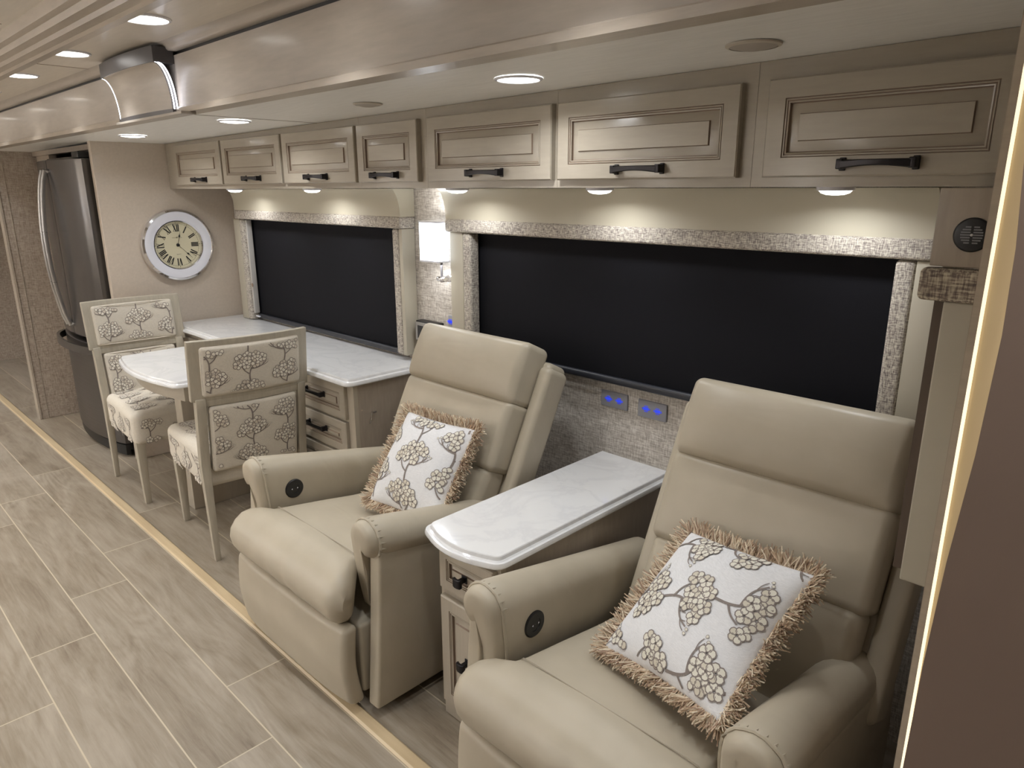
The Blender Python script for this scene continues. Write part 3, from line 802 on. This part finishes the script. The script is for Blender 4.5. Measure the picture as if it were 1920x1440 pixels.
# ------------------------------------------------------------ printed blossom-tree pattern
def blossom(rng, flip=1, plump=1.0):
    """returns polygons in motif units (width about 1.2): list of (points, kind) kind 0 stem 1 rim 2 petal 3 petal tan"""
    polys = []
    def ribbon(pts, w0, w1):
        P = [Vector(p) for p in pts]; fine = []
        for i in range(len(P)-1):
            for j in range(4):
                u = j/4; a = P[max(i-1, 0)]; b = P[i]; c = P[i+1]; d = P[min(i+2, len(P)-1)]
                fine.append(.5*((2*b)+(-a+c)*u+(2*a-5*b+4*c-d)*u*u+(-a+3*b-3*c+d)*u**3))
        fine.append(P[-1]); n = len(fine)
        for i in range(n-1):
            d = (fine[i+1]-fine[i]).normalized(); k = Vector((-d.y, d.x))
            wa = w0+(w1-w0)*i/(n-1); wb = w0+(w1-w0)*(i+1)/(n-1)
            q = [fine[i]-k*wa, fine[i+1]-k*wb, fine[i+1]+k*wb, fine[i]+k*wa]
            polys.append(([(p.x*flip, p.y) for p in q], 0))
    ribbon([(.02, -.62), (0, -.35), (.05, -.12), (.20, .06)], .028, .022)
    ribbon([(0, -.33), (-.18, -.20), (-.30, -.02)], .022, .015)
    ribbon([(.05, -.12), (.26, -.10), (.46, -.02), (.62, .14)], .024, .014)
    ribbon([(.46, -.02), (.60, .02), (.70, .10)], .011, .008)
    ribbon([(.30, -.09), (.34, .0), (.36, .08)], .010, .008)
    ribbon([(.50, .02), (.52, .12)], .010, .007)
    def petal(cx, cy, ang, ln, wd, tone):
        both = []
        for k in (1.03, .76):
            pts = []
            for j in range(9):
                a = 2*PI*j/9; px = ln*.5*k*math.cos(a); py = wd*.5*k*math.sin(a)*(1+.18*math.cos(a))
                px += ln*.5
                pts.append(((cx+px*math.cos(ang)-py*math.sin(ang))*flip, cy+px*math.sin(ang)+py*math.cos(ang)))
            both += pts
        polys.append((both, tone))      # outline ring and filled centre together
    for (bx, by) in ((.64, .16), (.72, .12), (.55, .16)):
        petal(bx, by, rng.uniform(.6, 1.4), .075, .065, 2)
    centres = []
    for row, (yy, xa, xb, n) in enumerate(((.06, -.44, .18, 3), (.26, -.36, .44, 4), (.44, -.10, .22, 2))):
        for i in range(n):
            u = .5 if n == 1 else i/(n-1)
            centres.append((xa+(xb-xa)*u+rng.uniform(-.035, .035), yy+rng.uniform(-.045, .045)))
    rng.shuffle(centres)
    for (cx, cy) in centres:
        s_ = rng.uniform(.145, .175)*plump; a0 = rng.uniform(0, 6.28)
        for j in range(5):
            a = a0+2*PI*j/5; petal(cx+.012*math.cos(a), cy+.012*math.sin(a), a, s_, s_*.98, 2 if rng.random() < .7 else 3)
    return polys
def print_pattern(mb, S, ur, vr, size, rot=0, seed=1, base=1, du=1.28, dv=1.0, inside=None, lift=.0006, ph=(0, 0), flips=False, plump=1.0):
    """lay the motif lattice over surface S(u,v)->(pos, normal); u,v in metres"""
    rng = random.Random(seed); cu, cv = (ur[0]+ur[1])/2+ph[0], (vr[0]+vr[1])/2+ph[1]
    ca, sa = math.cos(rot), math.sin(rot); L = max(ur[1]-ur[0], vr[1]-vr[0])
    nn = int(L/size)+3
    for i in range(-nn, nn+1):
        for j in range(-nn, nn+1):
            mx = i*du*size; my = (j+(.5 if i % 2 else 0))*dv*size
            X = cu+mx*ca-my*sa; Y = cv+mx*sa+my*ca
            if not (ur[0]-size < X < ur[1]+size and vr[0]-size < Y < vr[1]+size): continue
            polys = blossom(rng, -1 if (i+j) % 2 else 1, plump)
            tilt = rot+rng.uniform(-.12, .12); ct, st = math.cos(tilt), math.sin(tilt)
            for n_, (pts, kind) in enumerate(polys):
                q = [(X+(p[0]*ct-p[1]*st)*size*.88, Y+(p[0]*st+p[1]*ct)*size*.88) for p in pts]
                if not all(ur[0] < a < ur[1] and vr[0] < b < vr[1] for a, b in q): continue
                if inside and not all(inside(a, b) for a, b in q): continue
                h = lift + (0 if kind == 0 else .0002) + n_*.000014
                vs = []
                for (a, b) in q:
                    P, N = S(a, b); vs.append(P+N*h)
                if kind == 0: mb.add(vs, [(0, 1, 2, 3)], base)
                else:
                    mb.add(vs, [(a, (a+1) % 9, 9+(a+1) % 9, 9+a) for a in range(9)], base)
                    mb.add(vs[9:], [tuple(range(9))], base+kind-1)
def surf_from(fn, org, ud, vd, nrm):
    org, ud, vd, nrm = Vector(org), Vector(ud), Vector(vd), Vector(nrm)
    def S(u, v):
        p = Vector(fn(org+ud*u+vd*v)); e = .002
        a = Vector(fn(org+ud*(u+e)+vd*v))-p; b = Vector(fn(org+ud*u+vd*(v+e)))-p
        n = a.cross(b).normalized()
        if n.dot(nrm) < 0: n = -n
        return p, n
    return S
FAB = [M['linen'], M['stem'], M['petal'], M['petal2']]

# ------------------------------------------------------------ dining chair (faces +x, origin on floor)
NOFLIP |= {'seat', 'upper_back_cushion', 'lower_back_cushion', 'cushion_cover'}
def make_chair(label, loc, rz):
    t = thing('dining_chair', label, 'chair', loc, 'dining chairs at the quartz table', rz)
    def back(p):                       # lean and gentle horizontal curve of the back
        z = p.z; lean = .0 if z < .42 else (z-.42)*.13
        c = .0 if z < .3 else -.030*(1-(p.y/.235)**2)*min(1, (z-.3)/.4)
        return Vector((p.x-lean+c, p.y, z))
    m = MB()
    m.rbox((-.235, 0, .8225), (.026, .476, .245), .004, 2, (1, 16, 8), back); m.build('top_back_frame', M['chairwood'], t)
    for (zz, hh_) in ((.690, .030),):
        m = MB(); m.rbox((-.235, 0, zz), (.024, .40, hh_), .004, 2, (1, 16, 2), back); m.build('back_rail', M['chairwood'], t)
    for s_ in (-1, 1):
        m = MB()
        def post(p, s_=s_):
            z = p.z
            k = 1 if z > .45 else (.62+.38*z/.45)
            x = -.235+(p.x+.235)*k; y = s_*.205+(p.y-s_*.205)*k
            q = back(Vector((x, y, z)))
            if z < .42: q.x -= .022*(1-z/.42)
            return q
        m.rbox((-.235, s_*.205, .355), (.040, .036, .71), .003, 1, (1, 1, 20), post); m.build('back_leg', M['chairwood'], t)
        m = MB()
        def fl(p, s_=s_):
            k = .62+.38*min(1, p.z/.33); return Vector((.22+(p.x-.22)*k, s_*.195+(p.y-s_*.195)*k, p.z))
        m.rbox((.22, s_*.195, .165), (.044, .042, .33), .003, 1, (1, 1, 4), fl); m.build('front_leg', M['chairwood'], t)
        m = MB()
        m = MB()
    def cush(zc, hz, hw, name, seed, th=.046):
        m = MB()
        def f(p):
            bz = 1-abs((p.z-zc)/(hz/2))**4; by = 1-abs(p.y/hw)**4
            q = Vector((-.235+(p.x+.235)*(1+.35*max(0, bz)*max(0, by)), p.y, p.z)); return back(q)
        m.rbox((-.235, 0, zc), (th, hw*2, hz), .014, 3, (1, 24, 14), f)
        for sgn in (1, -1):
            S = surf_from(f, (-.235+sgn*th/2, 0, zc), (0, sgn, 0), (0, 0, 1), (sgn, 0, 0))
            print_pattern(m, S, (-hw+.010, hw-.010), (-hz/2+.010, hz/2-.010), .118, seed=seed+(sgn > 0), lift=.0011, ph=(.02*sgn, .01), plump=1.05)
        o = m.build(name, FAB, t)
        # welt
        for sgn in (1, -1):
            w_ = MB(); pts = []; H, V = hw-.004, hz/2-.004; r = .022
            for (cy, cz, a0) in ((H-r, V-r, 0), (-H+r, V-r, 90), (-H+r, -V+r, 180), (H-r, -V+r, 270)):
                for j in range(5):
                    a = R(a0+90*j/4); pts.append(f(Vector((-.235+sgn*(th/2-.006), cy+r*math.cos(a), zc+cz+r*math.sin(a)))))
            w_.tube(pts, .0028, 6, closed=True); w_.build('welt', M['linen'], o)
    cush(.818, .205, .198, 'upper_back_cushion', 11)
    cush(.530, .288, .178, 'lower_back_cushion', 23)
    # seat
    m = MB()
    def sf(p):
        u = p.x/.25; v = p.y/.225; d = .018*(1-u*u)*(1-v*v) if p.z > .42 else 0
        taper = 1-.06*(.25-p.x)/.5
        return Vector((p.x, p.y*taper, p.z+d))
    m.rbox((.015, 0, .390), (.485, .45, .165), .034, 4, (14, 14, 5), sf)
    S = surf_from(sf, (.015, 0, .4725), (0, 1, 0), (-1, 0, 0), (0, 0, 1))
    print_pattern(m, S, (-.195, .195), (-.21, .21), .118, seed=31, lift=.0010)
    S = surf_from(sf, (.015+.2425, 0, .390), (0, 1, 0), (0, 0, 1), (1, 0, 0)); print_pattern(m, S, (-.19, .19), (-.078, .05), .118, seed=33, lift=.0008, ph=(0, -.03))
    for sgn in (1, -1):
        S = surf_from(sf, (.015, sgn*.225, .390), (-sgn, 0, 0), (0, 0, 1), (0, sgn, 0)); print_pattern(m, S, (-.21, .21), (-.078, .05), .118, seed=35+sgn, lift=.0008, ph=(.03, -.02))
    m.build('seat', FAB, t)
    return t
chA = make_chair('floral dining chair left of the quartz table, nearest the refrigerator, front of backrest visible', (-3.765, 1.235, 0), R(-2))
chB = copy_tree(chA); chB.location = (-2.985, 1.262, 0); chB.rotation_euler = (0, 0, R(180-6))
chB['label'] = 'floral dining chair right of the quartz table, seen from behind, nearest the recliner'

# ------------------------------------------------------------ recliner
def make_recliner(label, loc):
    """local frame: x right along wall, y depth (world y - 1.3), z up; faces -y"""
    t = thing('recliner', label, 'recliner', loc, 'taupe leather recliners')
    Y = lambda y: y-1.3
    # base under the seat
    m = MB(); m.box(-.325, .325, Y(.955), Y(1.60), .06, .285, 0, .01); m.build('base', M['leather'], t)
    # footrest board
    m = MB()
    def ff(p):
        k = (p.z-.165)/.13; return Vector((p.x, p.y-.010*(1-k*k)-.016*(1-(p.x/.33)**4)+.012*max(0, -k), p.z))
    m.rbox((0, Y(.925), .168), (.665, .05, .262), .018, 3, (16, 1, 8), ff); m.build('footrest', M['leather'], t)
    # seat cushion with waterfall front roll (T shaped)
    m = MB(); rings = []
    NS = 44
    prof = [(1.44, .395, .245), (1.30, .412, .246), (1.15, .436, .248), (1.03, .452, .252), (1.00, .4535, .262), (.97, .459, .300), (.945, .460, .322), (.915, .452, .330), (.890, .432, .334),
            (.872, .405, .336), (.866, .375, .336), (.872, .345, .335), (.886, .320, .332), (.905, .302, .326), (.93, .292, .318), (.96, .29, .30)]
    for (y, z, hw) in prof:
        ring = []
        for j in range(NS+1):
            u = -1+2*j/NS; x = u*hw; e = max(0, (abs(u)-.86)/.14)
            drop = .030*e**2.2
            ny, nz = 0, 1
            yy, zz = y, z
            if y > .96: zz = z-drop*1.0+.010*(1-u*u)
            else:
                # pull surface towards the roll centre at the ends
                cy, cz = .945, .375; yy = y+(cy-y)*.42*e**2.2; zz = z+(cz-z)*.42*e**2.2
                wr = .0030*math.sin(x*58+z*24)*max(0,math.sin(x*9+1.2))*math.exp(-((u-.1)/.5)**2)*(1 if z < .43 else .4)
                yy -= wr
            ring.append((x, Y(yy), zz))
        rings.append(ring)
    m.rings(rings, 0, False)
    # end caps of the roll
    for side in (0, NS):
        pts = [rings[i][side] for i in range(4, len(prof))]
        m.add(pts+[((-1 if side == 0 else 1)*.315, Y(.95), .37)], [(i, i+1, len(pts)) for i in range(len(pts)-1)]+[(len(pts)-1, 0, len(pts))])
    m.build('seat_cushion', M['leather'], t, 60)
    m = MB(); m.tube([(-.25+.5*i/20, Y(1.012), .4625-.0001-.030*(max(0, (abs(-1+i/10)-.86)/.14))**2.2+.0*(i)) for i in range(21)], .0013, 6)
    m.build('seat_seam', M['seam'], t)
    # arms
    for s_ in (-1, 1):
        # outer slab
        m = MB()
        def sl(p, s_=s_):
            fwd = (p.z-.27)/.25*.018 if p.y < -.1 else 0
            return Vector((p.x+s_*.004*(1-((p.z-.27)/.26)**2), p.y+(fwd if p.y < -.15 else 0), p.z+(.0 if p.z < .3 else -.118*max(0, (p.y+.34)/.65))))
        m.rbox((s_*.364, Y(1.300), .283), (.050, .65, .500), .010, 3, (1, 10, 10), sl); arm = m.build('arm_side_panel', M['leather'], t, 50)
        # pad: roll on top plus inner skirt, lofted front to back
        m = MB(); rs = []; NL = 26; outline = []
        def sec(u):
            """closed cross-section (dx, dz) around centre of roll, radius 1 for roll part"""
            pts = []
            for j in range(15):      # over the top from outer-bottom to inner side
                a = R(-62+ (242)*j/14); pts.append((math.cos(a), math.sin(a)))
            return pts
        for i in range(NL+1):
            u = i/NL; y = .972+.67*u
            ztop = .620-.132*u; rr = .063-.008*u
            endr = 1.0
            if i == 0: endr = .80; 
            if i == 1: endr = .95
            if i == 2: endr = 1.0
            yy = y + (.0 if i else .004)
            cz = ztop-rr; ring = []
            for (c_, sn) in sec(u):
                ring.append((s_*(.334+c_*rr*endr*(1.0)), Y(yy), cz+sn*rr*endr))
            # inner skirt down to seat
            zb = .335
            inx = .334-rr*endr
            for k_ in range(1, 7):
                q = k_/6; zz = cz*(1-q)+zb*q
                bul = .006*math.sin(PI*q)
                ring.append((s_*(inx-bul+.012*q), Y(yy+.020*q*(1 if i < 2 else 0)), zz))
            ring.append((s_*.330, Y(yy+.02*(i < 2)), zb))
            ring.append((s_*.337, Y(yy), cz-rr*.55))
            rs.append(ring)
        m.rings(rs, 0, True, False, True)
        # rounded front cap (gathered face)
        c0 = rs[0]; cx = sum(p[0] for p in c0[:15])/15; cz0 = sum(p[2] for p in c0[:15])/15
        in1 = []; in2 = []
        for p in c0:
            in1.append((cx+(p[0]-cx)*.86, p[1]-.008, cz0+(p[2]-cz0)*.88)); in2.append((cx+(p[0]-cx)*.45, p[1]-.012, cz0+(p[2]-cz0)*.5))
        m.rings([c0, in1, in2], 0); m.add(in2, [tuple(range(len(in2)))], 0)
        pad = m.build('arm_pad', M['leather'], t, 60)
        # piping ring at the front
        m = MB(); r1 = rs[1]; m.tube([(p[0]+(p[0]-cx)*.02, p[1]-.002+.0008*math.sin(i*2.4), p[2]+(p[2]-cz0)*.02) for i, p in enumerate(r1[:19])], .0042, 6)
        m.build('piping', M['leather'], pad)
        # gathers: small puckers behind the ring
        m = MB()
        for j in range(1, 14):
            p = rs[1][j]; q = rs[3][j]
            m.tube([(p[0], p[1], p[2]), ((p[0]+q[0])/2, (p[1]+q[1])/2-.006, (p[2]+q[2])/2)], [.0035, .0004], 5)
        m.build('gathers', M['leather'], pad)
    # power control on inner side of left arm
    m = MB(); xi = -.334+.0615
    m.lathe([(.034, -.002), (.034, .0035), (.031, .006), (.018, .006), (.0175, .0045), (.0005, .0045)], (xi, Y(1.098), .487), 'x', 32)
    c = m.build('power_control', M['black'], t)
    m = MB()
    for s_ in (-1, 1):
        yy = Y(1.098)+s_*.0105
        m.add([(xi+.0068, yy+s_*.003, .488), (xi+.0068, yy-s_*.002, .485), (xi+.0068, yy-s_*.002, .491)], [(0, 1, 2)])
    m.build('arrow_mark', M['white'], c)
    # backrest: local cushion space then lean
    piv = Vector((0, Y(1.40), .40)); ang = R(26)
    def lean(p):
        q = Vector((p[0], p[1], p[2])); d = q-piv
        y = d.y*math.cos(ang)+d.z*math.sin(ang); z = -d.y*math.sin(ang)+d.z*math.cos(ang)
        return Vector((q.x, piv.y+y, piv.z+z))
    BX = .082
    def pad(z0, z1, hw, th, name, bulge=.020, kx=0):
        m = MB(); zc = (z0+z1)/2; hz = (z1-z0)/2
        def f(p):
            k = 1-((p.z-zc)/hz)**2; u = 1-.75*min(1, abs((p.x-BX)/hw))**6
            y = p.y
            if p.y < Y(1.40): y = p.y-bulge*max(0, k)**.6*max(0, u)
            return lean((p.x, y, p.z))
        m.rbox((BX, Y(1.40), zc), (hw*2, th, z1-z0), .024, 5, (18, 2, 10), f)
        return m.build(name, M['leather'], t, 60)
    pad(.850, 1.062, .272, .120, 'headrest', .030)
    pad(.622, .862, .272, .108, 'middle_back_cushion', .014)
    pad(.36, .634, .262, .092, 'lower_back_cushion', .020)
    # shell with wings
    m = MB()
    def f2(p):
        q = Vector((p.x, p.y, p.z)); e = abs(q.x-BX)/.32
        if q.y < Y(1.44) and e > .9: q.y -= .03*min(1, max(0, (q.z-.5)/.2))
        return lean(q)
    m.rbox((BX, Y(1.490), .705), (.600, .100, .640), .022, 3, (12, 2, 12), f2); m.build('back_shell', M['leather'], t, 60)
    for s_ in (-1, 1):
        m = MB(); m.rbox((BX+s_*.298, Y(1.472), .705), (.052, .110, .600), .020, 4, (1, 3, 12), lean); m.build('back_wing', M['leather'], t, 60)
    return t
rec1 = make_recliner('taupe leather recliner left of the side table, next to the desk', (-1.885, 1.3, 0))
rec2 = copy_tree(rec1); rec2.location = (-.738, 1.3, 0)
rec2['label'] = 'taupe leather recliner right of the side table, in the foreground'

# ------------------------------------------------------------ fringed pillows
def make_pillow(label, corners, seed, rot):
    """corners TL, TR, BR, BL of the cloth square in world space (seen from the front)"""
    TL, TR, BR, BL = [Vector(c) for c in corners]
    ctr = (TL+TR+BR+BL)/4; ux = ((TR+BR)-(TL+BL)).normalized(); uy = ((TL+TR)-(BL+BR)).normalized(); n = ux.cross(uy).normalized()
    uy = n.cross(ux)
    hw = (((TR+BR)-(TL+BL)).length/4); hh = (((TL+TR)-(BL+BR)).length/4)
    t = thing('throw_pillow', label, 'pillow', ctr, 'fringed floral throw pillows')
    def S0(u, v, sgn=1):
        a, b = u/hw, v/hh
        pinx = 1-.055*(1-b*b)*abs(a)**2; piny = 1-.055*(1-a*a)*abs(b)**2
        th = .066*(max(0, 1-a**2)**.52)*(max(0, 1-b**2)**.52)
        wr = .0025*math.sin(a*7+b*3+seed)*(abs(a)**2+abs(b)**2)*.6 if abs(a) < .98 and abs(b) < .98 else 0
        return ux*(u*pinx)+uy*(v*piny)+n*(sgn*(th+wr*min(1, th*60)))
    m = MB(); N = 40
    for sgn in (1, -1):
        g = []
        for i in range(N+1):
            for j in range(N+1):
                a = math.sin(PI/2*(-1+2*i/N)); b = math.sin(PI/2*(-1+2*j/N)); g.append(S0(a*hw, b*hh, sgn))
        fs = [(i*(N+1)+j, (i+1)*(N+1)+j, (i+1)*(N+1)+j+1, i*(N+1)+j+1) for i in range(N) for j in range(N)]
        if sgn < 0: fs = [f[::-1] for f in fs]
        m.add(g, fs, 0)
    def S(u, v):
        p = S0(u, v); e = .002; a = S0(u+e, v)-p; b = S0(u, v+e)-p; return p, a.cross(b).normalized()
    print_pattern(m, S, (-hw*.965, hw*.965), (-hh*.965, hh*.965),   .130, rot=rot, seed=seed, lift=.0014, du=1.25, dv=1.02, plump=1.0)
    m.build('cushion_cover', [M['pillowcloth'], M['stem'], M['ppetal'], M['ppetal2']], t, 60)
    # fringe: fans of short curled strands
    rng = random.Random(seed*7); m = MB(); per = []
    def edge(s_):    # s_ in 0..4
        k = int(s_) % 4; f = s_-int(s_)
        a, b = [(-1+2*f, 1), (1, 1-2*f), (1-2*f, -1), (-1, -1+2*f)][k]
        p = S0(a*hw, b*hh, 0); out = Vector((0, 0, 0))
        o2 = [(0, 1), (1, 0), (0, -1), (-1, 0)][k]
        # blend direction at corners
        nx = [(1, 0), (0, -1), (-1, 0), (0, 1)][k]; pv = [(-1, 0), (0, 1), (1, 0), (0, -1)][k]
        e1 = max(0, (f-.90)/.10); e0 = max(0, (.10-f)/.10)
        d = (ux*o2[0]+uy*o2[1])+(ux*nx[0]+uy*nx[1])*e1+(ux*pv[0]+uy*pv[1])*e0
        return p, d.normalized()
    NF = 230
    for q in range(NF):
        s_ = 4*q/NF; p, d = edge(s_); tang = n.cross(d)
        sweep = rng.uniform(-.35, .35); lf = rng.uniform(-.35, .75)
        for r_ in range(13):
            a = sweep+rng.uniform(-.55, .55); l2 = rng.uniform(.024, .040); up = lf+rng.uniform(-.6, .6)
            dr = (d*math.cos(a)+tang*math.sin(a)+n*up*.8).normalized()
            bend = n*rng.uniform(-.010, .012)+tang*rng.uniform(-.010, .010)
            st = p+tang*rng.uniform(-.004, .004)+n*rng.uniform(-.006, .006)-d*.003
            P = [st, st+dr*l2*.5+bend*.3, st+dr*l2+bend]
            wdt = rng.uniform(.0010, .0017); side = dr.cross(n if rng.random() < .5 else tang).normalized()*wdt; side2 = dr.cross(side).normalized()*wdt*.7
            rs = [[P[k_]+side, P[k_]+side2, P[k_]-side, P[k_]-side2] for k_ in range(3)]
            m.rings(rs, rng.choice((0, 0, 1, 1, 2)), True, False, True)
    NOFLIP.add('fringe')
    m.build('fringe', [M['fr1'], M['fr2'], M['fr3']], t, 0)
    return t
make_pillow('fringed white floral pillow on the recliner beside the desk', [(-1.924, 1.436, .746), (-1.585, 1.452, .753), (-1.571, 1.259, .480), (-1.91, 1.243, .473)], 3, .1)
make_pillow('fringed white floral pillow on the foreground recliner, branches running sideways', [(-.803, 1.450, .675), (-.457, 1.351, .737), (-.506, 1.064, .528), (-.852, 1.168, .465)], 5, -1.35)

# ------------------------------------------------------------ fascia lamp
def fascia_lamp():
    xa, xb = -2.75, -2.28; cx = (xa+xb)/2
    t = thing('fascia_lamp', 'angular beige and grey lamp with glowing side edges on the fascia', 'lamp', (cx, .91, 1.72)); off = t.location
    def bow(x): u = (x-cx)/((xb-xa)/2); return -.014*(1-u*u)
    n = 16; xs = [xa+(xb-xa)*i/n for i in range(n+1)]
    m = MB(); rs = []
    for x in xs:
        y = .850+bow(x); rs.append([(x, y, 1.853), (x, y, 1.896), (x, .909, 1.896), (x, .909, 1.853)])
    m.rings(rs, 0, True, True, True); m.build('top_cap', M['pewter'], t, off=off)
    m = MB(); k = 10; prof = []
    for i in range(k+1):
        a = PI/2*i/k; prof.append((.853+.040*math.sin(a), 1.853-.125*(1-math.cos(a))))
    rs = []
    for x in [xa+.012+(xb-xa-.024)*i/n for i in range(n+1)]:
        front = [(x, y+bow(x), z) for (y, z) in prof]; back = [(x, y+bow(x)+.006, z) for (y, z) in reversed(prof)]
        rs.append(front+back)
    m.rings(rs, 0, True, True, True); m.build('front_panel', M['fascia'], t, 30, off)
    for (x, x2) in ((xa+.002, xa+.0115), (xb-.0115, xb-.002)):
        m = MB(); m.rings([[(x, y+.001, z), (x2, y+.001, z), (x2, y+.012, z), (x, y+.012, z)] for (y, z) in prof], 0, True, True, True)
        m.build('side_cheek', M['pewter'], t, 30, off)
    for (x, x2) in ((xa-.001, xa+.002), (xb-.002, xb+.001)):
        for dy in (0, .009):
            m = MB(); m.rings([[(x, y+dy, z), (x2, y+dy, z), (x2, y+dy+.0025, z), (x, y+dy+.0025, z)] for (y, z) in prof], 0, True, True, True)
            m.build('glow_strip', M['led'], t, off=off)
    m = MB(); rs = []
    for x in xs:
        y = .889+bow(x)*.8; rs.append([(x, y, 1.716), (x, y, 1.729), (x, .909, 1.729), (x, .909, 1.716)])
    m.rings(rs, 0, True, True, True); m.build('bottom_rail', M['pewter'], t, off=off)
    m = MB(); m.box(xa+.02, xb+.10, .872, .915, 1.708, 1.7155, 0, .001); m.build('bottom_plate', M['fascia'], t, off=off)
fascia_lamp()

# ------------------------------------------------------------ lit curved panel on the jamb at right
def jamb_panel():
    t = thing('wall_trim_panel', 'brown upright panel with curved lit edge at the right border of the photo', 'panel', (.1, .80, 0)); off = t.location
    prof = [(1.78, -.172), (1.6, -.158), (1.52, -.152), (1.44, -.146), (1.35, -.144), (1.217, -.148), (1.08, -.157), (.94, -.162), (.79, -.164), (.02, -.160)]
    m = MB(); poly = [(x, z) for (z, x) in prof]+[(.45, .02), (.45, 1.78)]
    m.prism(poly, 'y', .872, .884); m.build('panel_board', M['darkpanel'], t, 40, off)
    m = MB(); m.box(-.1728, -.1700, .904, .9095, .05, 1.70); m.build('glow_strip', M['edgeglow'], t, off=off)  # emissive line painted in as the lit inner edge of the jamb
    m = MB(); m.box(-.132, -.126, .8845, .888, .05, 1.72); m.build('glow_strip', M['ledback'], t, off=off)
    m = MB(); m.box(-.05, .40, .884, .909, .1, 1.6); m.build('standoff', M['trim'], t, off=off)
jamb_panel()
